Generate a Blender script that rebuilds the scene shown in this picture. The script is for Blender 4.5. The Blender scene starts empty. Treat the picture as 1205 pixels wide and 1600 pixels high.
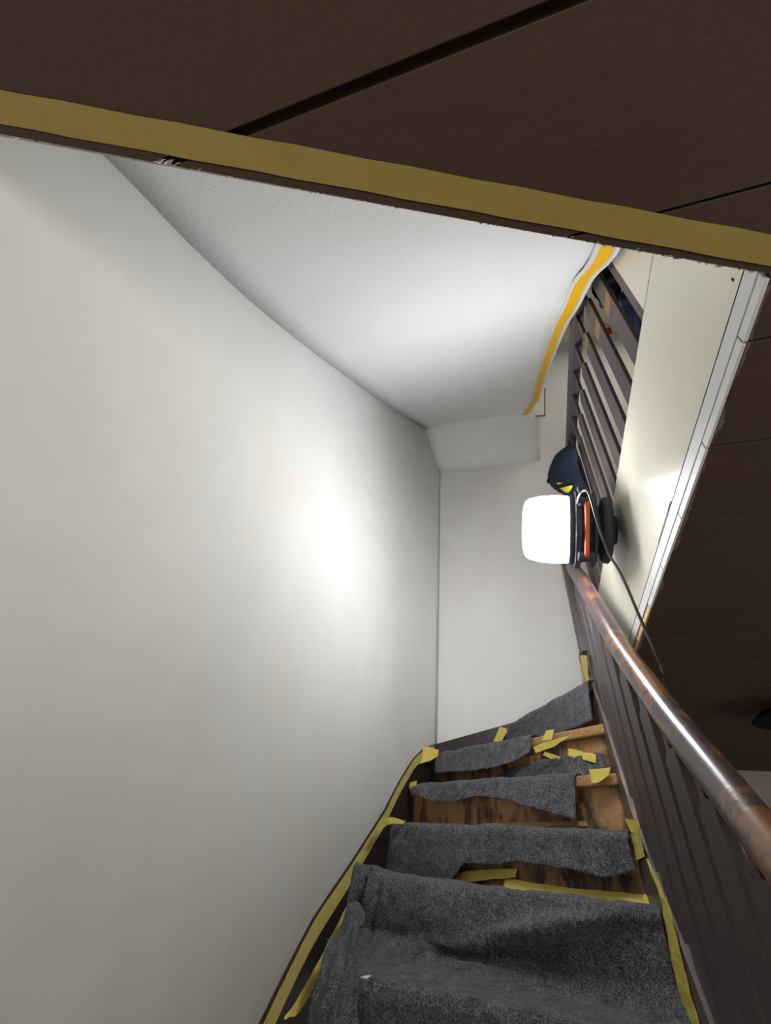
import bpy, bmesh, math, random
from mathutils import Vector, Matrix, noise
random.seed(7)
C = bpy.context.scene.collection

# ------------------------------------------------------------------ camera
F_PX, PITCH, ROLL, YAW = 666.5, math.radians(40.21), math.radians(6.94), math.radians(20.5)
cy, sy, cp, sp, cr, sr = math.cos(YAW), math.sin(YAW), math.cos(PITCH), math.sin(PITCH), math.cos(ROLL), math.sin(ROLL)
_U = Vector((cy, sy, 0)); _A = Vector((-sy, cy, 0)); _Z = Vector((0, 0, 1))
_V = _Z*cp - _A*sp; FWD = _A*cp + _Z*sp
RIGHT = _U*cr + _V*sr; UP = _V*cr - _U*sr
cam = bpy.data.cameras.new('camera'); cam_o = bpy.data.objects.new('camera', cam); C.objects.link(cam_o)
cam.sensor_fit = 'VERTICAL'; cam.sensor_height = 36; cam.lens = 36*F_PX/1600; cam.clip_start = 0.02
m = Matrix((RIGHT, UP, -FWD)).transposed().to_4x4(); cam_o.matrix_world = m
bpy.context.scene.camera = cam_o

# ------------------------------------------------------------------ light
w = bpy.data.worlds.new('world'); bpy.context.scene.world = w; w.use_nodes = True
w.node_tree.nodes['Background'].inputs[0].default_value = (0.75, 0.85, 1.0, 1)
w.node_tree.nodes['Background'].inputs[1].default_value = 0.25
vs = bpy.context.scene.view_settings
vs.view_transform = 'Standard'; vs.look = 'None'; vs.gamma = 1; vs.use_curve_mapping = False; vs.exposure = 0.0
LAMP_STRENGTH = 46.0
def area(name, loc, target, size, power, col):
    l = bpy.data.lights.new(name, 'AREA'); l.shape = 'RECTANGLE'; l.size, l.size_y = size; l.energy = power; l.color = col
    o = bpy.data.objects.new(name, l); C.objects.link(o); o.location = loc
    o.rotation_euler = (Vector(target)-Vector(loc)).to_track_quat('-Z', 'Y').to_euler(); return o
area('stairwell_fill', (0.7, -1.7, -1.05), (-0.1, 1.2, 0.9), (2.0, 1.1), 38, (1.0, 0.92, 0.76))  # added ambient fill, low behind the camera, aimed up the well; no window there
area('lower_room_fill', (3.1, 1.0, -0.6), (0.6, 1.6, 0.2), (1.4, 1.2), 30, (1.0, 0.95, 0.92))  # extra fill added to lift the dark boards at the right, not a window
area('upper_floor_fill', (1.3, 1.5, 4.55), (1.2, 1.5, 0), (0.8, 0.8), 18, (1.0, 0.95, 0.86))  # invented ambient fill over the upper floor, no fitting behind it

# ------------------------------------------------------------------ helpers
def ray(x, y):
    return FWD*F_PX + RIGHT*(x-602.5) + UP*(800-y)
def at(x, y, X=None, Y=None, Z=None):
    d = ray(x, y)
    if X is not None: return d*(X/d.x)
    if Y is not None: return d*(Y/d.y)
    return d*(Z/d.z)
def on(x, y, p0, n):
    d = ray(x, y); n = Vector(n); return d*(Vector(p0).dot(n)/d.dot(n))
def lerp(a, b, t): return a+(b-a)*t
def interp(tab, x):
    if x <= tab[0][0]: a, b = tab[0], tab[1]
    elif x >= tab[-1][0]: a, b = tab[-2], tab[-1]
    else:
        for a, b in zip(tab, tab[1:]):
            if a[0] <= x <= b[0]: break
    return a[1]+(b[1]-a[1])*(x-a[0])/(b[0]-a[0])
def cinterp(tab, x):
    n = len(tab)
    def sl(i):
        if i == 0: return (tab[1][1]-tab[0][1])/(tab[1][0]-tab[0][0])
        if i == n-1: return (tab[-1][1]-tab[-2][1])/(tab[-1][0]-tab[-2][0])
        return (tab[i+1][1]-tab[i-1][1])/(tab[i+1][0]-tab[i-1][0])
    if x <= tab[0][0] or x >= tab[-1][0]: return interp(tab, x)
    for i in range(n-1):
        if tab[i][0] <= x <= tab[i+1][0]: break
    h = tab[i+1][0]-tab[i][0]; t = (x-tab[i][0])/h
    return (2*t**3-3*t*t+1)*tab[i][1]+(t**3-2*t*t+t)*h*sl(i)+(-2*t**3+3*t*t)*tab[i+1][1]+(t**3-t*t)*h*sl(i+1)
def N(x, y, z=0, s=1): return noise.noise(Vector((x*s, y*s, z*s)))

def link(name, me, mat=None, parent=None, smooth=False):
    o = bpy.data.objects.new(name, me); C.objects.link(o)
    if mat: me.materials.append(mat)
    if parent: o.parent = parent
    if smooth:
        for p in me.polygons: p.use_smooth = True
    return o
def finish(bm, name, mat, parent=None, smooth=False):
    bmesh.ops.recalc_face_normals(bm, faces=bm.faces)
    me = bpy.data.meshes.new(name); bm.to_mesh(me); bm.free()
    return link(name, me, mat, parent, smooth)
def tag(o, label=None, cat=None, group=None, kind=None):
    if label: o['label'] = label
    if cat: o['category'] = cat
    if group: o['group'] = group
    if kind: o['kind'] = kind
    return o
def thing(name, label, cat, loc=(0, 0, 0), group=None):
    o = bpy.data.objects.new(name, None); o.empty_display_size = 0.05; C.objects.link(o); o.location = loc
    tag(o, label, cat, group); bpy.context.view_layer.update(); return o
def part(o, parent):
    o.parent = parent; o.matrix_parent_inverse = Matrix.Translation(-Vector(parent.location)); return o
def bm_box(bm, a, b, bev=0.0):
    a = Vector(a); b = Vector(b)
    r = bmesh.ops.create_cube(bm, size=1)
    for v in r['verts']: v.co = Vector((lerp(a[i], b[i], v.co[i]+.5) for i in range(3)))
    if bev: bmesh.ops.bevel(bm, geom=list({e for v in r['verts'] for e in v.link_edges}), offset=bev, segments=2, affect='EDGES', profile=.5)
def box(name, a, b, mat, parent=None, bev=0.0):
    bm = bmesh.new(); bm_box(bm, a, b, bev); return finish(bm, name, mat, parent)
def prism(name, pts, vec, mat, parent=None, bev=0.0):
    """polygon pts extruded along vec"""
    bm = bmesh.new(); vec = Vector(vec)
    a = [bm.verts.new(Vector(p)) for p in pts]; b = [bm.verts.new(Vector(p)+vec) for p in pts]
    bm.faces.new(a); bm.faces.new(b[::-1]); n = len(pts)
    for i in range(n): bm.faces.new((a[i], b[i], b[(i+1) % n], a[(i+1) % n]))
    if bev: bmesh.ops.bevel(bm, geom=list(bm.edges), offset=bev, segments=2, affect='EDGES', profile=.5)
    return finish(bm, name, mat, parent)
def catmull(pts, n=6):
    pts = [Vector(p) for p in pts]; P = [pts[0]*2-pts[1]]+pts+[pts[-1]*2-pts[-2]]; out = []
    for i in range(1, len(P)-2):
        for k in range(n):
            t = k/n; a, b, c, d = P[i-1], P[i], P[i+1], P[i+2]
            out.append(.5*((2*b)+(c-a)*t+(2*a-5*b+4*c-d)*t*t+(3*b-a-3*c+d)*t**3))
    out.append(pts[-1]); return out
def tube(name, path, rad, mat, parent=None, seg=16, oval=1.0, up=(0, 0, 1)):
    """rad: number or function of t; oval stretches along 'up'"""
    bm = bmesh.new(); rings = []; n = len(path)
    for i, p in enumerate(path):
        t = (path[min(i+1, n-1)]-path[max(i-1, 0)]).normalized()
        s = t.cross(Vector(up)); s = s.normalized() if s.length > 1e-3 else t.orthogonal().normalized()
        u = s.cross(t).normalized(); r = rad(i/(n-1)) if callable(rad) else rad
        rings.append([bm.verts.new(p+s*math.cos(a)*r+u*math.sin(a)*r*oval) for a in [2*math.pi*k/seg for k in range(seg)]])
    for a, b in zip(rings, rings[1:]):
        for k in range(seg): bm.faces.new((a[k], a[(k+1) % seg], b[(k+1) % seg], b[k]))
    bm.faces.new(rings[0]); bm.faces.new(rings[-1][::-1])
    return finish(bm, name, mat, parent, True)
def grid(name, rows, mat, parent=None, thick=0.0, smooth=True, mods=True):
    """rows: list of rows of points; optional solid thickness"""
    bm = bmesh.new(); V = [[bm.verts.new(Vector(p)) for p in r] for r in rows]
    for a, b in zip(V, V[1:]):
        for k in range(len(a)-1): bm.faces.new((a[k], a[k+1], b[k+1], b[k]))
    if thick:
        bmesh.ops.recalc_face_normals(bm, faces=bm.faces)
        bmesh.ops.solidify(bm, geom=list(bm.faces), thickness=thick)
    return finish(bm, name, mat, parent, smooth)
def lathe(name, prof, origin, axis, mat, parent=None, seg=48, sx=1.0):
    """prof: (distance along axis, radius)"""
    ax = Vector(axis).normalized(); s = ax.cross(Vector((0, 0, 1))).normalized(); u = s.cross(ax)
    bm = bmesh.new(); rings = []
    for d, r in prof:
        c = Vector(origin)+ax*d
        rings.append([bm.verts.new(c+s*math.cos(a)*r+u*math.sin(a)*r) for a in [2*math.pi*k/seg for k in range(seg)]])
    for a, b in zip(rings, rings[1:]):
        for k in range(seg): bm.faces.new((a[k], a[(k+1) % seg], b[(k+1) % seg], b[k]))
    bm.faces.new(rings[0]); bm.faces.new(rings[-1][::-1])
    return finish(bm, name, mat, parent, seg > 12)

# ------------------------------------------------------------------ materials
class M:
    def __init__(s, name):
        s.m = bpy.data.materials.new(name); s.m.use_nodes = True; s.t = s.m.node_tree; s.b = s.t.nodes['Principled BSDF']
        g = s.t.nodes.new('ShaderNodeNewGeometry'); s.pos = g.outputs['Position']
    def nd(s, kind, **k):
        n = s.t.nodes.new(kind)
        for a, v in k.items(): setattr(n, a, v)
        return n
    def L(s, a, b): s.t.links.new(a, b)
    def mapp(s, scale=(1, 1, 1), rot=(0, 0, 0)):
        n = s.nd('ShaderNodeMapping'); n.inputs['Scale'].default_value = scale; n.inputs['Rotation'].default_value = rot; s.L(s.pos, n.inputs[0]); return n.outputs[0]
    def noise(s, scale, detail=4, rough=.55, dist=0, vec=None):
        n = s.nd('ShaderNodeTexNoise'); n.inputs['Scale'].default_value = scale; n.inputs['Detail'].default_value = detail
        n.inputs['Roughness'].default_value = rough; n.inputs['Distortion'].default_value = dist
        s.L(vec if vec else s.pos, n.inputs['Vector']); return n.outputs['Fac']
    def ramp(s, fac, stops, interp='LINEAR'):
        n = s.nd('ShaderNodeValToRGB'); n.color_ramp.interpolation = interp; e = n.color_ramp.elements
        while len(e) < len(stops): e.new(.5)
        for q, (p, c) in zip(e, stops): q.position = p; q.color = c if len(c) == 4 else (*c, 1)
        s.L(fac, n.inputs[0]); return n.outputs[0]
    def mix(s, fac, a, b, mode='MIX'):
        n = s.nd('ShaderNodeMix', data_type='RGBA', blend_type=mode)
        for i, v in ((0, fac), (6, a), (7, b)):
            if hasattr(v, 'links'): s.L(v, n.inputs[i])
            else: n.inputs[i].default_value = v if i == 0 else (*v, 1)[:4]
        return n.outputs[2]
    def math(s, op, a, b=0.0):
        n = s.nd('ShaderNodeMath', operation=op)
        for i, v in enumerate((a, b)):
            if hasattr(v, 'links'): s.L(v, n.inputs[i])
            else: n.inputs[i].default_value = v
        return n.outputs[0]
    def bump(s, h, strength=.3, dist=.01):
        n = s.nd('ShaderNodeBump'); n.inputs['Strength'].default_value = strength; n.inputs['Distance'].default_value = dist
        s.L(h, n.inputs['Height']); s.L(n.outputs[0], s.b.inputs['Normal'])
    def set(s, col=None, rough=None, spec=None, coat=None, sheen=None):
        if col is not None:
            if hasattr(col, 'links'): s.L(col, s.b.inputs['Base Color'])
            else: s.b.inputs['Base Color'].default_value = (*col, 1)
        if rough is not None:
            if hasattr(rough, 'links'): s.L(rough, s.b.inputs['Roughness'])
            else: s.b.inputs['Roughness'].default_value = rough
        if spec is not None: s.b.inputs['Specular IOR Level'].default_value = spec
        if coat is not None: s.b.inputs['Coat Weight'].default_value = coat; s.b.inputs['Coat Roughness'].default_value = .18
        if sheen is not None: s.b.inputs['Sheen Weight'].default_value = sheen
        return s.m
def lin(r, g, b): return tuple(((c/255+.055)/1.055)**2.4 if c > 10 else c/255/12.92 for c in (r, g, b))

def mat_plaster(name, c1, c2, rough=.6, bumps=.05, bscale=40, warm=None, spec=.35):
    x = M(name); f = x.noise(1.6, 5, .6, .4)
    col = x.mix(x.ramp(f, [(.35, (0, 0, 0)), (.7, (1, 1, 1))]), c1, c2)
    if warm: col = x.mix(x.ramp(x.noise(2.3, 3, .5), [(.55, (0, 0, 0)), (.75, (.7, .7, .7))]), col, warm)
    x.bump(x.noise(bscale, 5, .6), bumps, .01); return x.set(col, rough, spec)
WALL = mat_plaster('white_wall_paint', lin(222, 223, 222), lin(212, 213, 212), .6, .04, 25, lin(222, 214, 203), .15)
BACKW = mat_plaster('back_wall_paint', lin(222, 221, 219), lin(214, 212, 210), .6, .04, 25)
UPW = mat_plaster('upper_wall_paint', lin(226, 222, 210), lin(219, 215, 203), .6, .04, 25)
x = M('stucco_white'); h = x.noise(70, 6, .7); v = x.nd('ShaderNodeTexVoronoi'); v.inputs['Scale'].default_value = 55; x.L(x.pos, v.inputs['Vector'])
hh = x.math('ADD', h, x.math('MULTIPLY', x.ramp(v.outputs['Distance'], [(0, (0, 0, 0)), (.25, (1, 1, 1))]), .6))
x.bump(hh, .35, .006)
STUCCO = x.set(x.mix(x.noise(3, 4), lin(222, 223, 224), lin(212, 212, 212)), .8, .2)
# cream gloss fascia
x = M('cream_gloss_paint'); x.bump(x.noise(9, 3), .08, .01)
CREAM = x.set(x.mix(x.noise(2.5, 4), lin(214, 209, 192), lin(205, 200, 184)), .27, .5)
TRIMW = mat_plaster('trim_white_paint', lin(214, 215, 216), lin(196, 196, 194), .45, .25, 90)
GREYP = mat_plaster('bare_grey_filler', lin(138, 134, 126), lin(124, 121, 113), .9, .2, 90)
def mat_darkwood(name, a, b, stretch=(1, 14, 14), rough=.45, spec=.4, overp=False, coat=0):
    x = M(name); v = x.mapp(stretch); g = x.noise(9, 8, .65, .6, v); fine = x.noise(60, 4, .6, 0, v)
    col = x.mix(g, a, b); col = x.mix(x.math('MULTIPLY', fine, .35), col, (0.004, 0.003, 0.003))
    if overp:
        sx_ = x.nd('ShaderNodeSeparateXYZ'); x.L(x.pos, sx_.inputs[0])
        nz = x.math('MULTIPLY', x.math('SUBTRACT', x.noise(6, 4, .7), .35), .05)
        near = x.math('LESS_THAN', sx_.outputs[0], x.math('ADD', nz, .398))
        far = x.math('GREATER_THAN', sx_.outputs[1], .385)
        col = x.mix(x.math('MULTIPLY', near, x.math('MULTIPLY', far, .55)), col, lin(120, 110, 106))
    x.bump(x.math('ADD', g, fine), .12, .004); return x.set(col, rough, spec, coat)
BOARD = mat_darkwood('dark_ceiling_board', lin(78, 60, 50), lin(64, 49, 40), (1.2, 9, 9), .62, .25, True)
BOARDGAP = mat_darkwood('board_groove', lin(54, 42, 32), lin(44, 34, 26), (1, 4, 4), .8, .1)
BAL = mat_darkwood('dark_stained_baluster', lin(82, 71, 72), lin(68, 58, 59), (10, 10, 1.2), .42, .4)
STRG = mat_darkwood('dark_stringer_wood', lin(52, 42, 40), lin(40, 33, 33), (6, 2, 6), .4, .4)
def mat_worn(name, dark, bare, bare2, thr, scale, stretch, rough=.35, coat=.4, soft=.03, streak=None, side=0):
    x = M(name); v = x.mapp(stretch)
    patch = x.noise(scale, 7, .62, .9); g = x.noise(26, 6, .6, .5, v)
    wood = x.mix(g, bare, bare2)
    if streak: patch = x.noise(scale, 6, .6, .4, x.mapp(streak))
    if side:
        sn = x.nd('ShaderNodeSeparateXYZ'); gg = x.nd('ShaderNodeNewGeometry'); x.L(gg.outputs['Normal'], sn.inputs[0]); patch = x.math('ADD', patch, x.math('MULTIPLY', sn.outputs[2], side))
    if side:
        sp2 = x.nd('ShaderNodeSeparateXYZ'); x.L(x.pos, sp2.inputs[0])
        patch = x.math('SUBTRACT', patch, x.math('MULTIPLY', x.math('MAXIMUM', x.math('SUBTRACT', sp2.outputs[1], 1.62), 0), .5))
    mask = x.ramp(patch, [(thr-soft, (0, 0, 0)), (thr+soft, (1, 1, 1))])
    dk = x.mix(x.noise(5, 4), dark, tuple(c*1.5 for c in dark))
    col = x.mix(mask, dk, wood); x.bump(x.math('ADD', mask, g), .1, .003)
    return x.set(col, rough, .5, coat)
RAIL = mat_worn('worn_handrail_varnish', lin(66, 54, 54), lin(146, 100, 64), lin(100, 68, 46), .57, 6, (1, 1, 1), .34, .25, .02, None, .085)
RISER = mat_worn('stripped_riser_wood', lin(52, 36, 28), lin(176, 136, 90), lin(140, 98, 60),   .465, 3.2, (1.0, 1.0, 9), .6, .05, .07, (4, 4, 1.6))
STRING_IN = mat_worn('stripped_string_wood', lin(74, 63, 60), lin(150, 120, 96), lin(100, 80, 68), .62, 5, (6, 6, 1.2), .45, .1, .06)
x = M('bare_pale_wood'); g = x.noise(22, 6, .6, .8, x.mapp((1.5, 6, 6)))
x.bump(g, .12, .004); BARE = x.set(x.ramp(g, [(.3, lin(112, 80, 50)), (.55, lin(166, 128, 84)), (.75, lin(138, 102, 64))]), .6, .3)
x = M('orange_bare_wood'); g = x.noise(20, 5, .6, .8, x.mapp((1, 1, 4))); ORANGEW = x.set(x.mix(g, lin(150, 108, 58), lin(110, 84, 58)), .5, .3)
x = M('amber_bare_wood'); g = x.noise(20, 5, .6, .8, x.mapp((1, 1, 4))); AMBER = x.set(x.mix(g, lin(150, 106, 40), lin(104, 78, 50)), .4, .4)
# masking tapes
def mat_tape(name, a, b, rough=.55):
    x = M(name); g = x.noise(120, 3, .6, 0); f = x.noise(14, 4, .6, 1)
    x.bump(x.math('ADD', g, f), .25, .002); m_ = x.set(x.mix(f, a, b), rough, .3)
    return m_
TAPE = mat_tape('yellow_masking_tape', lin(206, 190, 92), lin(186, 168, 76))
TAPED = mat_tape('aged_masking_tape', lin(152, 134, 72), lin(136, 119, 64))
TAPEW = mat_tape('wall_edge_tape', lin(192, 178, 106), lin(172, 158, 90))
TAPEO = mat_tape('golden_edge_tape', lin(236, 182, 10), lin(226, 168, 8), .5)
# felt
x = M('grey_recycled_felt')
def ridge(sc, wid, off):
    mp = x.nd('ShaderNodeMapping'); mp.inputs['Location'].default_value = (off, off*1.7, -off); x.L(x.pos, mp.inputs[0])
    f = x.noise(sc, 2, .5, 1.6, mp.outputs[0]); d = x.math('ABSOLUTE', x.math('SUBTRACT', f, .5))
    return x.ramp(d, [(0, (1, 1, 1)), (wid, (0, 0, 0))])
r1, r2, r3 = ridge(75, .02, 0), ridge(110, .03, 3.1), ridge(48, .012, 7.7)
blot = x.noise(9, 5, .65); fine = x.noise(420, 2, .7); sel = x.ramp(x.noise(22, 4, .6), [(.30, (0, 0, 0)), (.75, (1, 1, 1))])
base = x.mix(blot, lin(44, 45, 48), lin(74, 75, 79)); base = x.mix(x.ramp(fine, [(.4, (0, 0, 0)), (.65, (1, 1, 1))]), base, lin(34, 35, 37))
fib = x.math('MULTIPLY', x.math('MAXIMUM', x.math('MAXIMUM', r1, r2), r3), x.math('ADD', x.math('MULTIPLY', sel, .75), .12))
col = x.mix(fib, base, lin(165, 167, 172)); x.bump(x.math('ADD', x.math('ADD', fine, fib), blot), .55, .004)
FELT = x.set(col, .95, .1, None, .15)
def plain(name, c, rough=.5, spec=.4, bumpy=0.0, coat=None, metal=0):
    x = M(name); f = x.noise(18, 4); x.bump(x.noise(80, 3), bumpy or .05, .002); x.b.inputs['Metallic'].default_value = metal
    return x.set(x.mix(f, c, tuple(v*.75 for v in c)), rough, spec, coat)
FIBRE = plain('pale_felt_fibre', lin(150, 152, 160), .9, .1)
BLACKP = plain('black_plastic', lin(54, 60, 72), .7, .3)
RUBBER = plain('dark_rubber', lin(52, 55, 64), .6, .3)
ORANGE = plain('orange_handle', lin(214, 92, 50), .45, .4)
CABLE = plain('black_cable', lin(44, 46, 48), .35, .5)
NAVY = plain('navy_cloth', lin(34, 42, 58), .9, .15, .4)
COATM = plain('charcoal_coat_cloth', lin(26, 28, 32), .95, .1, .4)
JEANS = plain('blue_denim', lin(74, 88, 120), .9, .1, .4)
LIME = plain('lime_yellow_print', lin(222, 222, 40), .6, .3)
WHITEC = plain('white_cloth', lin(214, 202, 196), .9, .1)
REDC = plain('red_print', lin(190, 40, 52), .8, .2)
METAL = plain('bright_metal', lin(180, 180, 178), .3, .5, 0, None, .9)
FLOORM = mat_darkwood('brown_floor', lin(96, 74, 58), lin(76, 58, 46), (1, 8, 1), .5)
DWALL = mat_plaster('mauve_room_wall', lin(150, 136, 130), lin(140, 128, 122), .7)
GLOW = bpy.data.materials.new('lamp_diffuser'); GLOW.use_nodes = True
gb = GLOW.node_tree.nodes['Principled BSDF']; gb.inputs['Base Color'].default_value = (.95, .97, 1, 1)
gb.inputs['Emission Color'].default_value = (.97, .985, 1.0, 1); gb.inputs['Emission Strength'].default_value = LAMP_STRENGTH

# ------------------------------------------------------------------ the setting
HC = 0.70          # lower ceiling above the eye
ZF = 1.155         # upper floor
FL = -1.78         # lower floor
XG = 0.398         # face of the fascia
YB = 2.75          # back wall
# plan of the left wall (y -> x)
WALLX = [(-2.6, -.70), (1.2, -.70), (1.60, -.698), (1.90, -.687), (2.10, -.670), (2.25, -.652), (2.40, -.625), (2.52, -.596), (2.62, -.570), (2.70, -.546), (YB, -.530)]
def wx(y): return cinterp(WALLX, y)
ys = [-2.6, -1.2, -.3, 0, .4, .8, 1.2, 1.4, 1.6, 1.75, 1.9, 2.0, 2.1, 2.18, 2.25, 2.33, 2.4, 2.46, 2.52, 2.57, 2.62, 2.66, 2.7, YB]
bm = bmesh.new()
loop = [bm.verts.new((wx(y), y, FL-.1)) for y in ys]+[bm.verts.new((-.95, YB, FL-.1)), bm.verts.new((-.95, -2.6, FL-.1))]
f = bm.faces.new(loop); r = bmesh.ops.extrude_face_region(bm, geom=[f])
for v in [g for g in r['geom'] if isinstance(g, bmesh.types.BMVert)]: v.co.z = 4.8
o = finish(bm, 'wall_left', WALL); tag(o, kind='structure')
for p in o.data.polygons: p.use_smooth = abs(p.normal.z) < .1 and p.center.x > -.9
tag(box('wall_back', (-.95, YB, FL-.1), (XG+.03, YB+.12, 4.8), BACKW), kind='structure')
tag(box('wall_back_upper', (XG+.03, YB, HC+.05), (2.4, YB+.12, 4.8), BACKW), kind='structure')
tag(box('wall_right_upper', (2.4, -2.6, HC+.05), (2.52, YB+.12, 4.8), UPW), kind='structure')
tag(box('ceiling_upper', (-.95, -2.6, 4.72), (2.52, YB+.12, 4.84), UPW), kind='structure')
tag(box('wall_front_upper', (-.95, -2.72, HC+.05), (2.52, -2.6, 4.84), UPW), kind='structure')
tag(box('floor', (-.95, -2.72, FL-.1), (3.4, 3.7, FL), FLOORM), kind='structure')
tag(box('wall_far_room', (XG+.03, 3.56, FL), (3.4, 3.68, HC+.02), DWALL), kind='structure')
tag(box('wall_right_room', (3.3, -2.72, FL), (3.4, 3.56, HC+.02), DWALL), kind='structure')
tag(box('wall_stair_side_room', (XG+.03, YB, FL), (XG+.10, 3.56, HC), DWALL), kind='structure')
# upper floor slab (right of the well, and over the camera)
def edge_x(y):
    if y >= .367: return XG+.0045
    if y <= -.107: return -.70
    return (y+.058)/.4337-.587
slab = [(2.4, -2.6), (2.4, 2.75), (.62, 2.75), (.62, 2.2), (XG+.02, 2.2), (XG+.02, .38), (-.70, -.10), (-.70, -2.6)]
o = prism('floor_upper', [(px, py, HC+.014) for px, py in slab], (0, 0, ZF-HC-.014), UPW); tag(o, kind='structure')
# boards of the dark ceiling, every one a part
ceil = box('ceiling', (XG+.012, -2.6, HC+.011), (3.3, 3.56, HC+.0135), BOARDGAP); tag(ceil, kind='structure')
o = prism('ceiling_backing', [(px, py, HC+.0112) for px, py in [(XG+.012, -2.6), (XG+.012, .371), (-.70, -.104), (-.70, -2.6)]], (0, 0, .0022), BOARDGAP, ceil); o['kind'] = 'stuff'; o.name = 'board_backing'
J0, SP = .0275, .2227
for k in range(-12, 17):
    a = J0+SP*k + (.0055 if k == 0 else .0016); b = J0+SP*(k+1) - (.0055 if k == -1 else .0016)
    a = max(a, -2.6); b = min(b, 3.55)
    if b-a < .02: continue
    br = sorted({a, b} | {q for q in (-.107, .367) if a < q < b})
    left = [(edge_x(q-(1e-4 if q == b else 0)), q) for q in br]
    poly = left+[(3.29, b), (3.29, a)]
    lift = random.uniform(0, .0016)
    prism('board', [(px, py, HC+lift) for px, py in poly], (0, 0, .0105-lift), BOARD, ceil, .0012)

# soffit of the flight above: two edges read along y
SL = [(-.70, .60), (-.35, .80), (0, 1.06), (.21, 1.19), (.45, 1.367), (.83, 1.70), (1.2, 2.05), (1.58, 2.405), (2.0, 2.80), (2.42, 3.17)]
SR = [(-.70, .60), (-.35, .76), (0, .98), (.3, 1.17), (.569, 1.388), (.722, 1.616), (.893, 1.80), (1.124, 2.07), (1.445, 2.38), (1.95, 2.85), (2.30, 3.13), (2.48, 3.20)]
rows = []; n = 40; NX = 10
edge_pts = []
for i in range(n+1):
    t = i/n; yl = lerp(-.10, 2.42, t); yr = lerp(.36, 2.48, t)
    xr = .372 if yr < 2.2 else lerp(.372, .286, ((yr-2.2)/.28)**2)
    L_ = Vector((wx(yl)-.01, yl, cinterp(SL, yl))); R_ = Vector((xr, yr, cinterp(SR, yr)))
    rows.append([L_.lerp(R_, q/NX) for q in range(NX+1)]); edge_pts.append(R_)
cr_l, cr_r = rows[-1][0], rows[-1][-1]
# far facet down to the back wall
fb_l, fb_r = Vector((-.57, YB+.005, 1.05*YB)), Vector((.352, YB+.005, 1.043*YB))
rows2 = list(rows)
for t in (.06, .15, .4, .7, 1.0):
    b_r = Vector((.352, cr_r.y, cr_r.z))
    rows2.append([cr_l.lerp(b_r, q/NX).lerp(fb_l.lerp(fb_r, q/NX), t) for q in range(NX+1)])
o = grid('soffit', rows2, STUCCO); o.name = 'ceiling_soffit'
md = o.modifiers.new('s', 'SOLIDIFY'); md.thickness = .05; md.offset = 1
tag(o, kind='structure')
# make sure the solid grows upward
if o.data.polygons[0].normal.z < 0: o.data.flip_normals()
def band(name, x0, x1, dz0, dz1, mat, a=0, b=1.0, parent=None):
    bm = bmesh.new(); R0 = []
    k0, k1 = int(a*n), int(b*n)
    for i in range(k0, k1+1):
        p = edge_pts[i]; wob = .0007*math.sin(i*1.3)+.0008*math.sin(i*.47)
        R0.append([bm.verts.new(p+Vector((x0+wob, 0, dz0))), bm.verts.new(p+Vector((x1+wob*.4, 0, dz0))), bm.verts.new(p+Vector((x1+wob*.4, 0, dz1))), bm.verts.new(p+Vector((x0+wob, 0, dz1)))])
    for q, s in zip(R0, R0[1:]):
        for k in range(4): bm.faces.new((q[k], q[(k+1) % 4], s[(k+1) % 4], s[k]))
    bm.faces.new(R0[0]); bm.faces.new(R0[-1][::-1])
    return finish(bm, name, mat, parent)
tag(band('trim_1', -.004, .010, -.010, .05, TRIMW), kind='structure')
tag(band('trim_7', -.060, .000, -.004, .004, TRIMW), kind='structure')
tag(band('edge_tape', -.045, -.006, -.0062, -.0042, TAPEO), 'golden yellow tape strip along the curved edge of the white soffit', 'tape')
e0 = at(852, 650, Y=2.60); e1 = at(852, 612, Y=2.60)
o = prism('trim_2', [at(826, 652, Y=2.60), at(852, 650, Y=2.60), at(852, 608, Y=2.60), at(849, 600, Y=2.60)], (0, .02, 0), UPW)
for q0, q1, q2, q3 in (((826, 652), (852, 650), (852, 648), (826, 650)), ((850.5, 650), (852.5, 650), (852.5, 606), (850.5, 606))):
    tag(prism('trim_8', [at(*q, Y=2.598) for q in (q0, q1, q2, q3)], (0, .0019, 0), ORANGEW), kind='structure'); tag(o, kind='structure')

# fascia of the upper floor
fas = prism('fascia_board', [(XG, .372, .7665), (XG, 2.2, .7665), (XG, 2.2, ZF), (XG, .645, ZF), (XG, .372, ZF)], (.02, 0, 0), CREAM)
tag(fas, 'cream gloss painted fascia board along the edge of the upper floor', 'fascia')
pn = prism('upper_panel', [(XG+.001, -.60, .70), (XG+.001, .370, .72), (XG+.001, .372, ZF), (XG+.001, .632, ZF+.001), (XG+.001, .632, 2.6), (XG+.001, -.60, 2.6)], (.019, 0, 0), CREAM)
tag(pn, 'cream wall panel above the fascia where the dark post stands', 'panel')
for (mx, my) in [(1120, 583), (1145, 437), (1118, 582)]:
    c = at(mx, my, X=XG-.0004); part_o = box('scratch', c-Vector((.0003, .002, .004)), c+Vector((.0003, .002, .004)), BOARDGAP, fas)
pt = [at(px, py, X=XG-.0014) for px, py in [(1049, 784), (1052, 792), (1054, 800), (1054, 812), (1040, 850), (1034, 864), (1036, 838), (1040, 812), (1043, 800), (1045, 789)]]
for p_ in pt: p_.z = max(p_.z, .768)
o = prism('bare_patch', pt, (.0012, 0, 0), GREYP, fas); o['label'] = 'ragged grey unpainted patch'
o = box('seam', (XG-.0004, .40, ZF-.0012), (XG+.001, .632, ZF+.0004), BOARDGAP, fas)
t1 = box('trim_3', (XG-.0012, .374, .7255), (XG+.010, 1.75, .7615), TRIMW, None, .0015); tag(t1, kind='structure')
t4 = box('trim_5', (XG-.001, 1.752, .7255), (XG+.010, 2.2, .7615), STRG, None, .0015); tag(t4, kind='structure')
y = .374
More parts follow.
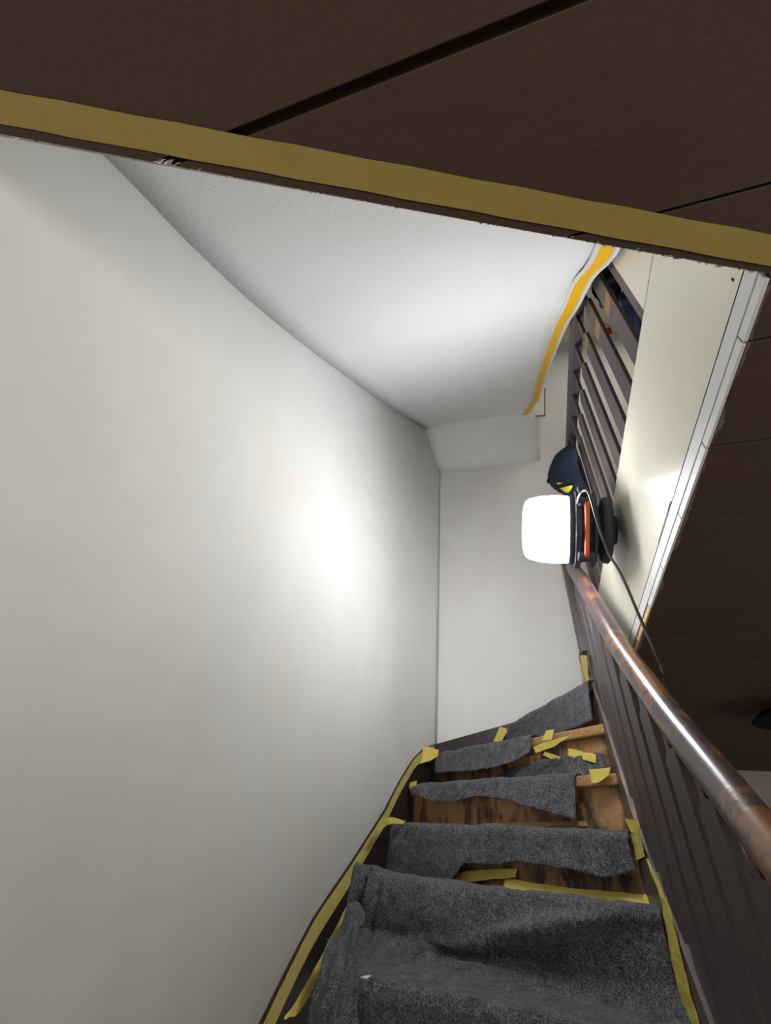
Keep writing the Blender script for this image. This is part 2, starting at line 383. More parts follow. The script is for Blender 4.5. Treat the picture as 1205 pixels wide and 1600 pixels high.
jts = [.4746, .7015, .923, 1.146, 1.364, 1.582, 1.81, 2.2]
tag(box('trim_10', (XG+.0002, .374, .7617), (XG+.009, 2.2, .7664), BOARDGAP), kind='structure')
tag(box('trim_9', (XG+.0105, .374, .7035), (XG+.0190, 2.2, .770), BOARDGAP), kind='structure')
bead = bmesh.new()
for j in jts:
    if j > 1.37: break
    bm_box(bead, (XG-.0015, y, .7005+random.uniform(-.001, .001)), (XG+.004, j-.003, .7215), .0012); y = j+.001
tag(finish(bead, 'trim_4', TRIMW), kind='structure')
bead = bmesh.new(); y = 1.368
for j in (1.582, 1.81, 2.2):
    bm_box(bead, (XG-.001, y, .7005), (XG+.004, j-.004, .7185), .0015); y = j+.003
tag(finish(bead, 'trim_6', plain('pale_raw_wood', lin(214, 180, 126), .7)), kind='structure')
# ceiling edge strip of masking tape, parallel to the cut edge
ea, eb = Vector((-.70, -.107, HC)), Vector((.398, .369, HC)); ed = (eb-ea).normalized(); en = Vector((ed.y, -ed.x, 0))
def ceil_tape(name, s0, s1, w0, w1, z):
    rows = []
    for i in range(31):
        p = ea+ed*lerp(s0, s1, i/30); j = .0006*math.sin(i*2.1)
        rows.append([p+en*(w0+j)+Vector((0, 0, z)), p+en*(w1-j)+Vector((0, 0, z))])
    return grid(name, rows, TAPED, None, .0007, False)
tag(ceil_tape('masking_tape', -.02, 1.45, .0115, .0465, -.0008), 'long masking tape strip across the dark ceiling boards along the opening', 'tape')
# ragged filler and paint crumbs along the cut edge
bm = bmesh.new()
for i in range(220):
    s = random.random()*1.18; p = ea+ed*s-en*random.uniform(-.003, .001); r_ = random.uniform(.0006, .0020)
    q = bmesh.ops.create_icosphere(bm, subdivisions=1, radius=r_)
    for v in q['verts']: v.co = Vector((v.co.x*random.uniform(1, 5), v.co.y, v.co.z*.6))+p+Vector((0, 0, random.uniform(.001, .009)))
tag(finish(bm, 'paint_crumbs', TRIMW), 'ragged white plaster crumbs along the cut ceiling edge', 'plaster', None, 'stuff')

# ------------------------------------------------------------------ staircase
XR = .272
RISE = .177
NOSE = {-3: ((-.67, .87), (XR, .80)), -2: ((-.67, 1.10), (XR, 1.00)), -1: ((-.67, 1.33), (XR, 1.19)),
        0: ((-.60, 1.555), (XR, 1.37)), 1: ((-.672, 1.96), (XR, 1.655)), 2: ((-.635, 2.26), (XR, 1.80)), 3: ((-.60, 2.43), (XR, 1.875)),
        4: ((-.50, 2.62), (XR, 1.935)), 5: ((-.13, 2.74), (XR, 1.985)), 6: ((.34, 2.74), (XR, 2.09)), 7: ((.60, 2.70), (.36, 2.20))}
def zt(k): return RISE*(k-1)-.008-(.022 if k < 1 else 0)
stair = thing('staircase', 'dark winding wooden staircase climbing along the white wall', 'staircase', (0, 1.5, FL))
def sp_(name, *a, **k):
    o = name(*a, **k); part(o, stair); return o
def nline(k, t, back=0.0):
    """point on nosing line k; t 0 = left, 1 = right; back moves uphill"""
    a, b = NOSE[k]; p = Vector((lerp(a[0], b[0], t), lerp(a[1], b[1], t), zt(k)))
    d = Vector((b[0]-a[0], b[1]-a[1], 0)).normalized(); up_ = Vector((-d.y, d.x, 0))
    return p+up_*back, d, up_
for k in range(-3, 8):
    a, b = NOSE[k]
    A, d, u = nline(k, 0); B, _, _ = nline(k, 1)
    if k < 7:
        A2, _, u2 = nline(k+1, 0, .02); B2, _, _ = nline(k+1, 1, .02)
    else: A2, B2 = Vector((.80, 2.60, zt(7))), Vector((.50, 2.21, zt(7)))
    poly = [A, B, B2, A2]
    A2.z = B2.z = zt(k)
    if k == 4: poly = [A, B, B2, A2, Vector((-.535, 2.74, zt(4)))]
    if k == 3: poly = [A, B, B2, A2, Vector((-.565, 2.60, zt(3)))]
    th = .036
    bare = k in (3, 4)
    o = prism('tread', [p-Vector((0, 0, th)) for p in poly], (0, 0, th-.0001), BARE if bare else STRG, None, .006); part(o, stair)
    # riser under this tread
    rA, _, _ = nline(k, 0, .028); rB, _, _ = nline(k, 1, .028)
    zb, z1 = zt(k)-RISE, zt(k)-th
    o = prism('riser', [(rA.x, rA.y, zb), (rB.x, rB.y, zb), (rB.x, rB.y, z1), (rA.x, rA.y, z1)], u*.018, RISER if k >= 2 else STRG); part(o, stair)
# wall string (left, curved)
WS = [(.9, -.70), (1.2, -.475), (1.433, -.296), (1.532, -.215), (1.656, -.120), (1.904, .020), (2.05, .115), (2.20, .222), (2.328, .345), (2.477, .480), (2.60, .560), (2.742, .612)]
syl = [.9, 1.2, 1.433, 1.532, 1.656, 1.8, 1.904, 2.0, 2.1, 2.2, 2.26, 2.328, 2.4, 2.477, 2.54, 2.6, 2.66, 2.705, 2.742]
bm = bmesh.new(); R = []
for y in syl:
    z = interp(WS, y); dx = (wx(y+.02)-wx(y-.02))/.04; nn = Vector((1, -dx, 0)).normalized(); p = Vector((wx(y)+.0005, y, 0)); q = p+nn*.007
    R.append([bm.verts.new((p.x, p.y, z)), bm.verts.new((q.x, q.y, z)), bm.verts.new((q.x, q.y, z-.42)), bm.verts.new((p.x, p.y, z-.42))])
for q, s in zip(R, R[1:]):
    for k in range(4): bm.faces.new((q[k], q[(k+1) % 4], s[(k+1) % 4], s[k]))
bm.faces.new(R[0]); bm.faces.new(R[-1][::-1])
o = finish(bm, 'wall_string', STRG); part(o, stair)
# back wall string
o = prism('back_string', [(-.535, YB-.03, .604), (-.095, YB-.03, .728), (.10, YB-.03, .80), (.42, YB-.03, .92), (.42, YB-.03, .60), (-.1, YB-.03, .3), (-.535, YB-.03, .2)], (0, .029, 0), STRG); part(o, stair)
# balustrade string (right)
RS = [(.2, -1.50), (.6, -1.06), (.9, -.74), (1.2, -.40), (1.411, -.165), (1.487, -.075), (1.588, .022), (1.68, .118), (1.75, .220), (1.80, .325), (1.85, .425), (1.917, .560), (2.02, .715), (2.13, .90)]
rys = [.2, .6, .9, 1.2, 1.3, 1.411, 1.487, 1.54, 1.588, 1.64, 1.68, 1.715, 1.75, 1.775, 1.80, 1.825, 1.85, 1.88, 1.917, 1.96, 2.02, 2.08, 2.13]
bm = bmesh.new(); R = []
for y in rys:
    z = interp(RS, y)
    R.append([bm.verts.new((XR, y, z)), bm.verts.new((XR+.048, y, z)), bm.verts.new((XR+.048, y, z-.46)), bm.verts.new((XR, y, z-.46))])
for q, s in zip(R, R[1:]):
    for k in range(4): bm.faces.new((q[k], q[(k+1) % 4], s[(k+1) % 4], s[k]))
bm.faces.new(R[0]); bm.faces.new(R[-1][::-1])
o = finish(bm, 'outer_string', STRING_IN); part(o, stair)
bv = o.modifiers.new('b', 'BEVEL'); bv.width = .003; bv.segments = 2; bv.limit_method = 'ANGLE'; bv.angle_limit = 1.0
print('STAIR DONE')

# ------------------------------------------------------------------ stair balustrade
balu = thing('stair_balustrade', 'dark stair balustrade of flat planks under a worn glossy handrail', 'balustrade', (.3, 1.4, -.3))
HP = [(.318, .30, -.46), (.312, .60, -.17), (.30, .86, .078), (.30, .957, .163), (.30, 1.05, .242), (.30, 1.157, .336), (.30, 1.30, .475), (.30, 1.455, .634), (.30, 1.69, .925), (.305, 1.86, 1.115), (.312, 2.05, 1.30), (.33, 2.14, 1.42)]
hpath = catmull([Vector(p) for p in HP], 6)
o = tube('handrail', hpath, lambda t: .030+.004*t, RAIL, None, 20, 1.12); part(o, balu); o['label'] = 'round handrail with worn varnish'
HZ = [(p.y, p.z) for p in hpath]
def plank(y0, y1, zb0, zb1, zs, ztop, x0, x1, tw=.028):
    """flat plank with rounded shoulders and a narrow neck"""
    r = .012; ym = (y0+y1)/2
    pts = [(y0, zb0), (y1, zb1), (y1, zs-r), (y1-r*.3, zs-r*.3), (y1-r, zs), (ym+tw/2, zs+.004), (ym+tw/2-.002, zs+.012), (ym+tw/2-.003, ztop), (ym-tw/2+.003, ztop), (ym-tw/2+.002, zs+.012), (ym-tw/2, zs+.004), (y0+r, zs), (y0+r*.3, zs-r*.3), (y0, zs-r)]
    return [(x0, a, b) for a, b in pts], (x1-x0, 0, 0)
SHOULD = [(.30, -.62), (.55, -.33), (.80, -.09), (.935, .028), (1.079, .15), (1.208, .257), (1.336, .385), (1.462, .517), (1.60, .686), (1.80, .92), (2.0, 1.13), (2.13, 1.25)]
for k in range(-5, 8):
    y1 = 1.079+.1305*k; y0 = y1-.094; zs = interp(SHOULD, y1)
    pts, v = plank(y0, y1, interp(RS, y0)-.012, interp(RS, y1)-.012, zs, interp(HZ, (y0+y1)/2)-.012, XR+.010, XR+.030)
    o = prism('baluster', pts, v, BAL, None, .0018); part(o, balu)
o = box('newel_post', (XR+.002, 2.145, .55), (XR+.062, 2.205, 1.66), BAL, None, .004); part(o, balu)

# ------------------------------------------------------------------ guard rail on the upper floor
guard = thing('landing_guard_rail', 'dark plank guard rail on the upper floor above the cream fascia', 'railing', (.41, 1.4, ZF))
X0, X1 = XG+.006, XG+.019
for k in range(0, 10):
    y0 = .735+.1405*k; y1 = y0+.070
    pts, v = plank(y0, y1, ZF-.05 if False else ZF+.001, ZF+.001, 1.80, 2.0, X0, X1, .030)
    o = prism('baluster', pts, v, BAL, None, .0018); part(o, guard)
    if k in (0, 1, 2):
        za = (at(947, 503, X=X0).z, at(929, 572, X=X0).z-.03, 1.76-.06)[k]
        c = bmesh.new(); bm_box(c, (X0-.0006, y0+.0015, za-.03+.03*k), (X0+.001, y1-.0015, za+.03+.03*k)); q = finish(c, 'bare_band', AMBER, o); q['label'] = 'patch rubbed to bare orange wood'
o = box('top_rail', (X0-.012, .60, 1.985), (X1+.022, 2.2, 2.055), BAL, None, .005); part(o, guard)
o = box('end_post', (X0-.002, .634, ZF+.001), (X1+.006, .668, 1.99), BAL, None, .002); part(o, guard)
o = box('corner_post', (X0-.004, 2.146, ZF+.001), (X1+.03, 2.2, 2.1), BAL, None, .003); part(o, guard)
for k in range(0, 4):
    y0 = .735+.1405*k; bm = bmesh.new(); bmesh.ops.create_uvsphere(bm, u_segments=10, v_segments=6, radius=.004)
    for v in bm.verts: v.co += Vector((XG+.003, y0+.071, ZF+.003))
    o = finish(bm, 'screw_head', METAL, None, True); part(o, guard)

# ------------------------------------------------------------------ felt
def quilt(name, fn, nu, nv, label, thick=.005, group=None):
    rows = [[fn(i/nu, j/nv) for i in range(nu+1)] for j in range(nv+1)]
    o = grid(name, rows, FELT, None, 0); md = o.modifiers.new('s', 'SOLIDIFY'); md.thickness = thick; md.offset = 0
    tag(o, label, 'felt', group)
    me = o.data; vs_, fs_ = [], []; rnd = random.Random(len(label)*7)
    for pl in me.polygons:
        cnt = pl.area*15000; c = int(cnt)+(rnd.random() < cnt-int(cnt)); nn = pl.normal.copy()
        if nn.dot(Vector((0, -1, .3))) < 0: nn = -nn
        t1_ = nn.orthogonal().normalized(); t2_ = nn.cross(t1_)
        for _ in range(c):
            p = pl.center+nn*(thick/2+.0006); a_ = rnd.uniform(0, 6.283); ln = rnd.uniform(.002, .0055); kq = rnd.uniform(-.55, .55); wd = rnd.uniform(.00016, .00036)
            i0 = len(vs_)
            for q in range(4):
                d_ = t1_*math.cos(a_)+t2_*math.sin(a_); sd_ = t1_*-math.sin(a_)+t2_*math.cos(a_)
                vs_ += [p-sd_*wd, p+sd_*wd]; p = p+d_*ln+nn*rnd.uniform(-.0002, .0006); a_ += kq
            for q in range(3): fs_.append((i0+2*q, i0+2*q+1, i0+2*q+3, i0+2*q+2))
    fm = bpy.data.meshes.new('fibres'); fm.from_pydata([tuple(v) for v in vs_], [], fs_); f_ = link('fibres', fm, FIBRE, o); f_['kind'] = 'stuff'
    return o
def rough_(p, a=.004, s=14): return Vector((N(p.x, p.y, p.z, s), N(p.y+5, p.z, p.x, s), N(p.z+9, p.x, p.y, s)))*a

def drape(k, t, s, wrap=.010, r=.016):
    """s<0: on the tread behind the nose (metres); s>0: hanging down in front; rounded over the nosing"""
    P, d, u = nline(k, t)
    arc = r*math.pi/2
    if s < 0: return P+u*(r-s)+Vector((0, 0, wrap))
    if s < arc:
        a = s/r; return P+u*(r-math.sin(a)*(r+wrap))+Vector((0, 0, -r+math.cos(a)*(r+wrap)))
    return P-u*wrap+Vector((0, 0, -r-(s-arc)))

# bottom runner: over nosing 1, down its riser, across tread 0, over nosing 0 and down
def f1(t, v):
    tt = lerp(.005, 1.0, t); L1 = .145; L2 = .20; L3 = .26; B = .10
    s = v*(B+L1+L2+L3)-B
    p1 = drape(1, tt, min(s, L1))
    if s <= L1:
        p = p1
        h = max(0, s)/L1
        sag = .022*math.sin(h*math.pi)*(.4+.6*N(tt*2.2, 3.1, 0, 1.5))
        _, d, u = nline(1, tt); p = p-u*(sag+.012*h)
        # diagonal fold sagging towards the right end
        e = (tt-.98+.55*h)/.10; p = p-u*.042*math.exp(-e*e)*math.sin(min(1, h*1.3)*math.pi*.8)
        e = (tt-1.02+.35*h)/.07; p = p+u*.012*math.exp(-e*e)*h
    else:
        q = s-L1; top = drape(1, tt, L1); Pn, d0, u0 = nline(0, tt)
        _, d, u = nline(1, tt)
        start = top-u*.012; endp = Pn+u0*.012+Vector((0, 0, .008))
        if q < L2:
            a = q/L2
            z = lerp(start.z, endp.z, min(1, a*3.2)) if a < .31 else endp.z
            z = endp.z+(start.z-endp.z)*math.exp(-a*7)
            p = start.lerp(endp, a); p.z = z+.010*max(0, N(tt*3, a*2, 0, 1.8))
        else:
            p = drape(0, tt, (q-L2), .010)
    # bunched folds at the left end
    lf = max(0, 1-tt/.15)
    p.x += .02*max(0, (s-.10)/.2)*max(0, 1-tt*1.2) if s > .1 else 0
    _, d, u = nline(1, tt)
    p = p-u*(.036*lf*math.sin(tt*95+2.0*s*6))*(1 if s > .0 else .3)+Vector((0, 0, 1))*(.012*lf*math.sin(tt*70+1)) * (1 if s > 0 else .5)
    if s < .05: p.z += .010*lf+.008*math.exp(-((tt-.05)/.05)**2)
    return p+rough_(p, .009, 9)+rough_(p, .004, 28)
quilt('felt_runner', f1, 150, 90, 'large wrinkled grey felt sheet covering the lowest visible stair', .006)

# crumpled side wad of felt at the left string beside tread 0
def f1b(t, v):
    Lp = catmull([(-.615, 1.76, -.085), (-.600, 1.62, -.150), (-.590, 1.50, -.215), (-.590, 1.47, -.46)], 6)
    Rp = catmull([(-.585, 1.80, -.085), (-.535, 1.64, -.185), (-.470, 1.49, -.225), (-.450, 1.45, -.46)], 6)
    i = min(int(v*18), 17); g = v*18-i; L_ = Lp[i].lerp(Lp[i+1], g); R_ = Rp[i].lerp(Rp[i+1], g)
    p = L_.lerp(R_, t); up_ = Vector((.25, -.75, .55))
    p = p+up_*(.030*math.sin(math.pi*t)*(.4+v)+.012*math.sin(t*17+v*4)*min(1, v*3)+.008*math.sin(v*17+t*5))
    return p+rough_(p, .014, 13)+rough_(p, .005, 30)
quilt('felt_wad', f1b, 50, 60, 'crumpled grey felt bunched against the wall string beside the lowest stair', .006)

def rag(t, pts): return interp(pts, t)
# felt on nosing 2
R2 = [(0, .175), (.18, .178), (.34, .172), (.40, .118), (.52, .112), (.62, .098), (.70, .104), (.78, .108), (.86, .120), (.90, .122), (.94, .112), (1, .100)]
def f2(t, v):
    tt = lerp(.0, .985, t); L = rag(t, R2)+.003*N(t*40, 1); s = v*(L+.12)-.12
    p = drape(2, tt, s); _, d, u = nline(2, tt); h = max(0, s)/max(L, .01)
    p = p-u*(.014*h*(.5+N(t*4, 2.2)))+rough_(p, .007, 10)+rough_(p, .003, 30); return p
quilt('felt_strip', f2, 120, 44, 'grey felt strip draped over the second stair nose, ragged at its right bottom', .006)
# flap on nosing 3
R3 = [(0, .030), (.04, .052), (.15, .075), (.30, .082), (.40, .078), (.44, .070), (.50, .064), (.55, .068), (.65, .082), (.80, .115), (.95, .142), (1, .150)]
def f3(t, v):
    tt = lerp(.02, .855, t); L = rag(t, R3)+.003*N(t*50, 5); s = v*(L+.10)-.10
    p = drape(3, tt, s); _, d, u = nline(3, tt); h = max(0, s)/.1
    p = p-u*(.022*h+.014*h*N(t*5, .2))+rough_(p, .006, 11)+rough_(p, .0025, 32)
    return p
quilt('felt_flap', f3, 110, 34, 'torn grey felt flap hanging from the third stair nose over stripped wood', .006)
# piece lying at the foot of riser 4
def f4(t, v):
    tt = lerp(.30, .97, t); P, d, u = nline(4, tt, .024); top = .02+.075*math.sin(min(1, t*1.4)*math.pi*.5)-.02*t
    p = Vector((P.x, P.y, zt(3)+.004+v*top))-u*(.030-.014*v); return p+rough_(p, .010, 12)+rough_(p, .003, 30)
quilt('felt_offcut', f4, 70, 18, 'grey felt offcut at the foot of the stripped riser under yellow tape pieces', .005)
# sheet hanging from nosing 4
R4 = [(0, .09), (.1, .105), (.3, .115), (.6, .115), (.85, .105), (1, .080)]
def f5(t, v):
    tt = lerp(.03, .66, t); L = rag(t, R4); s = v*(L+.10)-.10
    p = drape(4, tt, s, .012); _, d, u = nline(4, tt); h = max(0, s)/.1; lf = max(0, 1-t/.12)
    p = p-u*(.028*h+.012*h*N(t*4, 7.7))+Vector((0, 0, .012*lf*math.sin(t*120)))-u*.014*lf*math.sin(t*130+3*v)
    return p+rough_(p, .008, 10)+rough_(p, .003, 30)
quilt('felt_cover', f5, 100, 34, 'grey felt sheet rolled over the fourth stair nose beside the bare wooden end', .006)
# sheet over nosing 5 (riser and nose)
def f6(t, v):
    tt = lerp(.0, .985, t); L = .165; s = v*(L+.10)-.10
    p = drape(5, tt, s, .012); _, d, u = nline(5, tt); h = max(0, s)/.1
    return p-u*(.010*h)+rough_(p, .010, 8)+rough_(p, .003, 30)
quilt('felt_sheet', f6, 80, 36, 'grey felt sheet on the highest riser against the back wall', .006)
def f7(t, v):
    tt = lerp(.0, .97, t); s = v*(.165+.08)-.08; p = drape(6, tt, s, .012)
    return p+rough_(p, .008, 9)
quilt('felt_end', f7, 40, 20, 'narrow end of grey felt beside the dark newel post', .006)

# ------------------------------------------------------------------ yellow tape pieces
def strip(pts_a, pts_b, label, mat=TAPE, name='masking_tape', n=None, wob=.0012, lift=None):
    """ribbon between two 3D polylines"""
    A = catmull(pts_a, 6) if len(pts_a) > 2 else [Vector(pts_a[0]).lerp(Vector(pts_a[1]), i/8) for i in range(9)]
    B = catmull(pts_b, 6) if len(pts_b) > 2 else [Vector(pts_b[0]).lerp(Vector(pts_b[1]), i/8) for i in range(9)]
    rows = []
    for i, (a, b) in enumerate(zip(A, B)):
        rows.append([a.lerp(b, k/3)+rough_(a.lerp(b, k/3), wob*2, 40) for k in range(4)])
    o = grid(name, rows, mat, None, .0009, False); tag(o, label, 'tape'); return o
# wall string tape (on its inner face, upper edge)
def ws_face(y, dz, off=.0094):
    dx = (wx(y+.02)-wx(y-.02))/.04; nn = Vector((1, -dx, 0)).normalized(); p = Vector((wx(y), y, 0))+nn*off
    return Vector((p.x, p.y, interp(WS, y)+dz))
tys = [1.1, 1.3, 1.433, 1.532, 1.656, 1.78, 1.904, 2.0, 2.1, 2.2, 2.26, 2.328, 2.4, 2.477, 2.54, 2.6, 2.66, 2.70]
strip([ws_face(y, -.004) for y in tys], [ws_face(y, -.068+.012*min(1, max(0, y-1.6)/.6)+.010*max(0, (y-2.2)/.5)) for y in tys], 'long pale yellow masking tape along the top of the wall string', TAPEW, wob=.0006)
strip([at(541, 1417, X=-.655), at(500, 1498, X=-.650), at(462, 1565, X=-.645), at(443, 1592, X=-.645)], [at(541, 1436, X=-.652), at(512, 1500, X=-.645), at(472, 1575, X=-.640), at(446, 1594, X=-.640)], 'second yellow tape strip slanting off the wall string beside the felt wad')
# left corner near nosing 2
strip([at(588, 1297, X=-.615), at(597, 1281, X=-.612), at(612, 1277, X=-.60), at(634, 1283, X=-.57)], [at(592, 1300, X=-.612), at(604, 1290, X=-.607), at(616, 1287, X=-.59), at(630, 1288, X=-.57)], 'curled yellow tape at the left end of the second stair nose')
strip([at(634, 1172+3, Y=2.55), at(660, 1166, Y=2.58), at(686, 1172, Y=2.60)], [at(648, 1196, Y=2.53), at(668, 1190, Y=2.56), at(684, 1182, Y=2.58)], 'yellow tape piece in the corner where wall string meets back wall')
def plane_k(k, back=-.014):
    P, d, u = nline(k, .5, back); return P, u
def tk(k, pts, back=-.014): 
    P, u = plane_k(k, back); return [on(a, b, P, u) for a, b in pts]
strip(tk(3, [(641, 1222), (652, 1220)], -.016), tk(3, [(640, 1233), (651, 1228)], -.018), 'small yellow tape at the left end of the torn felt flap')
strip([at(781, 1136, Y=2.70), at(796, 1139, Y=2.70)], [at(771, 1159, Y=2.66), at(784, 1158, Y=2.66)], 'yellow tape holding felt to the back string')
strip(tk(4, [(854, 1142), (866, 1140)], -.022), tk(4, [(847, 1157), (862, 1156)], -.024), 'yellow tape wrapped on the fourth nose where felt ends')
strip(tk(4, [(833, 1167), (860, 1157), (895, 1148)], -.050), tk(4, [(838, 1176), (862, 1168), (892, 1150)], -.048), 'yellow tape strip hanging loose below the fourth stair nose')
strip(tk(4, [(851, 1174), (877, 1183)], .006), tk(4, [(849, 1180), (871, 1189)], .004), 'short yellow tape piece on the stripped riser, left of two')
strip(tk(4, [(889, 1169), (932, 1179)], .004), tk(4, [(888, 1181), (931, 1192)], .000), 'short yellow tape piece on the stripped riser, right of two')
strip(tk(3, [(921, 1202), (940, 1201), (955, 1199)], -.016), tk(3, [(925, 1224), (935, 1223), (951, 1211)], -.018), 'crumpled yellow tape on the third nose beside its bare wood end')
strip(tk(3, [(754, 1286), (820, 1285), (915, 1283)], .018), tk(3, [(754, 1292), (820, 1292), (920, 1291)], .014), 'thin tape strip along the foot of the stained riser', TAPED)
strip(tk(2, [(686, 1370), (740, 1360), (808, 1357)], .010), tk(2, [(692, 1386), (740, 1377), (806, 1371)], .008), 'yellow tape strip under the ragged felt, left and higher one')
strip(tk(2, [(790, 1372), (880, 1386), (1021, 1399)], .016), tk(2, [(784, 1397), (880, 1408), (1020, 1424)], -.006), 'wide yellow tape across the stripped riser, the lower right one')
strip([at(977, 1279, X=.262), at(990, 1281, X=.266), at(999, 1285, X=.268)], [at(986, 1300, X=.262), at(996, 1302, X=.266), at(1001, 1302, X=.268)], 'torn yellow tape on the outer string at the second stair, upper piece')
strip([at(985, 1300, X=.264), at(990, 1330, X=.264), at(993, 1347, X=.264)], [at(1001, 1300, X=.268), at(1005, 1325, X=.268), at(1008, 1338, X=.268)], 'torn yellow tape on the outer string at the second stair, lower tail')
strip([at(1009, 1340, X=.267), at(1022, 1375, X=.267), at(1033, 1402, X=.267)], [at(1013, 1343, X=.270), at(1030, 1380, X=.270), at(1039, 1402, X=.270)], 'narrow yellow tape down the outer string above the runner')
strip([at(1033, 1402, X=.266), at(1040, 1440, X=.266), at(1050, 1500, X=.266), at(1066, 1570, X=.266), at(1074, 1600, X=.266), at(1084, 1640, X=.266)], [at(1041, 1402, X=.270), at(1052, 1440, X=.270), at(1067, 1500, X=.270), at(1084, 1570, X=.270), at(1094, 1600, X=.270), at(1104, 1640, X=.270)], 'long yellow tape beside the runner down the outer string')
strip([at(905, 1024, X=.262), at(909, 1050, X=.262), at(917, 1088, X=.262)], [at(917, 1024, X=.268), at(919, 1050, X=.268), at(925, 1086, X=.268)], 'yellow tape on the string beside the highest felt')

# ------------------------------------------------------------------ work lamp
lamp = thing('work_lamp', 'glowing round site lamp with black housing hung sideways against the balustrade', 'lamp', (.2, 1.4, 1.06))
LY = 1.40
LC = at(850, 827, Y=LY); LZ = LC.z
axis = Vector((-1, 0, -.0)).normalized()
org = Vector((.366, LY, at(950, 829, Y=LY).z))
hd = at(818, 826, Y=LY); axis = (hd-org); LEN = axis.length; axis.normalize()
fr = lambda X: (org.x-X)/(org.x-hd.x)*LEN
D0 = fr(at(888, 827, Y=LY).x)
fx0 = D0-.052
o = lathe('diffuser', [(D0, .122), (D0+.004, .128), (D0+.05, .131), (D0+.10, .128), (LEN-.022, .118), (LEN-.008, .108), (LEN-.001, .085), (LEN, .04)], org, axis, GLOW, None, 64); part(o, lamp); o['label'] = 'bright white round diffuser'
o = lathe('housing', [(.030, .080), (.034, .086), (fx0-.045, .088), (fx0-.040, .112), (D0-.035, .126), (D0-.012, .130), (D0-.002, .130), (D0-.0008, .120)], org, axis, BLACKP, None, 48); part(o, lamp)
o = lathe('base_bumper', [(-.004, .090), (.0, .114), (.008, .124), (.026, .122), (.034, .112), (.036, .080)], org, axis, RUBBER, None, 48); part(o, lamp)
# octagonal guard frame
fx = D0-.052
side = Vector((0, -.797, -.604)); upv = Vector((0, -.604, .797)); 
side = (side-axis*side.dot(axis)).normalized(); upv = axis.cross(side).normalized(); upv = upv if upv.z > 0 else -upv
for q0, q1, R_ in ((.008, .034, .148), (-.042, -.026, .144)):
    o = lathe('guard_frame', [(fx+q0, .10), (fx+q0+.002, R_-.004), (fx+q0+.005, R_), (fx+q1-.005, R_), (fx+q1-.002, R_-.004), (fx+q1, .10)], org, axis, BLACKP, None, 8); part(o, lamp)
hc = org+axis*(fx-.004)+side*.128
hp = [hc+upv*.092-side*.02, hc+upv*.088+side*.004, hc+upv*.05+side*.010, hc+side*.012, hc-upv*.05+side*.010, hc-upv*.088+side*.004, hc-upv*.092-side*.02]
o = tube('handle', catmull(hp, 6), .0085, ORANGE, None, 12); part(o, lamp); o['label'] = 'orange carrying handle'
for s in (-1, 1):
    c = hc+upv*.096*s-side*.014
    o = lathe('handle_mount', [(-.028, .014), (-.024, .018), (.024, .018), (.028, .014)], c, axis, BLACKP, None, 12); part(o, lamp)
ct = org+axis*(fx+.0)+upv*.135+side*.02; o = box('cable_gland', ct-Vector((.022, .03, .022)), ct+Vector((.012, .02, .016)), BLACKP, None, .004); part(o, lamp)
for k in range(5):
    bm = bmesh.new(); r = bmesh.ops.create_cone(bm, cap_ends=True, segments=8, radius1=.0035, radius2=.003, depth=.006)
    c = org+axis*(fx-.022)+side*.112+upv*(-.07+.034*k)
    for v in bm.verts: v.co += c
    o = finish(bm, 'screw', METAL); part(o, lamp)
o = lathe('power_strap', [(-.020, .05), (-.001, .06)], org, axis, RUBBER, None, 24); part(o, lamp); o.name = 'hook_plate'
cab = [at(903, 792, X=.255), at(905, 776, X=.250), at(913, 766, X=.262), at(921, 772, X=.272), at(932, 810, X=.292), at(950, 862, X=.315), at(973, 902, X=.335), at(1003, 972, X=.352), at(1028, 1030, X=.360), at(1045, 1082, X=.362), Vector((.370, 1.22, .10)), Vector((.374, 1.15, -.45)), Vector((.39, 1.05, -1.3)), Vector((.45, .95, FL+.006)), Vector((.8, .7, FL+.006))]
o = tube('power_cable', catmull(cab, 8), .0045, CABLE, None, 10); tag(o, 'thin black power cable running down from the work lamp behind the handrail', 'cable')

# ------------------------------------------------------------------ cloths
def blob_cloth(name, outline, X, depth, mat, label, cat, amp=.016, nseg=14):
    """pillowy crumpled cloth from an outline in the plane x = X"""
    P = [at(a, b, X=X) for a, b in outline]; P = catmull(P+[P[0]], 4)[:-1]; c = sum(P, Vector())/len(P)
    bm = bmesh.new(); front = []; back = []; K = 9
    for j in range(K):
        r = 1-j/K; h = math.sqrt(max(0, 1-r*r)); ringf = []; ringb = []
        for p in P:
            q = c+(p-c)*r; f_ = amp*(N(q.y, q.z, 0, 16)+.6*math.sin((q.y*1.6+q.z)*70+3*N(q.y, q.z, 4, 9))*.35)
            ringf.append(bm.verts.new(q+Vector((-depth*h-f_*(h+.1), 0, 0)))); ringb.append(bm.verts.new(q+Vector((depth*.5*h+.003, 0, 0))))
        front.append(ringf); back.append(ringb)
    m_ = len(P)
    for S, fl in ((front, 0), (back, 1)):
        for a, b in zip(S, S[1:]):
            for k in range(m_): bm.faces.new((a[k], a[(k+1) % m_], b[(k+1) % m_], b[k]))
        bm.faces.new(S[-1])
    for k in range(m_): bm.faces.new((front[0][k], front[0][(k+1) % m_], back[0][(k+1) % m_], back[0][k]))
    o = finish(bm, name, mat, None, True); tag(o, label, cat); return o
jk = blob_cloth('work_jacket', [(884, 698), (874, 706), (865, 724), (859, 752), (861, 756), (872, 766), (884, 774), (905, 780), (918, 776), (914, 758), (903, 728), (900, 702), (893, 696)], .375, .055, NAVY, 'navy cloth garment with lime print hanging above the glowing lamp', 'garment')
X_ = .375-.062
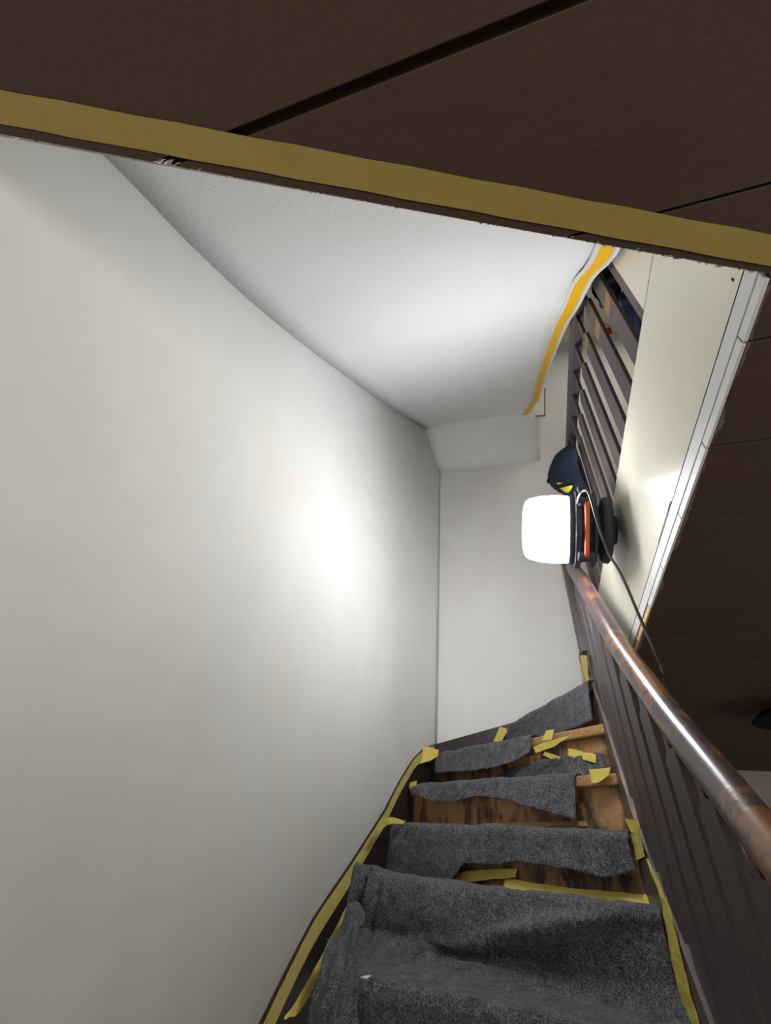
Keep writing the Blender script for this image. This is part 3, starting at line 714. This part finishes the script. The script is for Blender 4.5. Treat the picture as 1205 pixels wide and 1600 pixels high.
for pts in ([(875, 763), (886, 760), (891, 759), (889, 765), (885, 770)], [(869, 755), (874, 753.5), (876, 755), (872, 757)]):
    P = [at(a, b, X=X_) for a, b in pts]; o = prism('lime_print', P, (.012, 0, 0), LIME, jk); o['label'] = 'lime yellow printed mark'
blob_cloth('dark_coat', [(948, 395), (935, 425), (930, 450), (938, 470), (950, 478), (962, 478), (968, 462), (967, 440), (975, 425), (968, 405)], .470, .03, COATM, 'dark charcoal coat hanging behind the guard rail top', 'coat', .02)
blob_cloth('jeans', [(972, 455), (975, 478), (984, 500), (985, 522), (992, 540), (998, 545), (1000, 515), (998, 490), (986, 480), (982, 466)], .470, .02, JEANS, 'blue denim trousers hanging behind the first guard planks', 'trousers', .02)
blob_cloth('white_cloth', [(934, 506), (940, 503), (950, 508), (955, 520), (950, 528), (944, 526), (938, 516)], .480, .02, WHITEC, 'small white cloth with red print behind the guard planks', 'cloth', .008)
o = bpy.data.objects['white_cloth']
P = [at(a, b, X=.457) for a, b in [(943, 518), (948, 512), (951, 516), (952, 523), (947, 522)]]; prism('red_print', P, (.01, 0, 0), REDC, o)
hp = box('hanging_peg_rail', (.50, .66, 1.96), (.54, 1.02, 2.0), BAL, None, .003); tag(hp, 'dark rail carrying the clothes behind the guard rail', 'rail')

c = Vector((-.455, 1.66, -.178)); d_ = at(570, 1533, Z=c.z)
fl = prism('paint_flake', [d_+Vector(q) for q in ((-.010, -.002, .004), (.006, -.006, .005), (.013, .004, .009), (.002, .006, .007))], (0, 0, .0012), WHITEC)
tag(fl, 'small white paint flake lying on the wrinkled felt sheet', 'flake')
# dark fitting in the lower room
lc = at(1203, 1106, Z=HC-.02)
o = lathe('ceiling_lamp', [(0, .03), (.004, .035), (.03, .035), (.035, .09), (.07, .13), (.074, .125)], Vector((lc.x+.05, lc.y, HC-.001)), (0.0001, 0, -1), COATM, None, 24); tag(o, 'dark ceiling fitting below the far brown boards at the right edge', 'light fitting')
print('OBJS', len(bpy.data.objects))
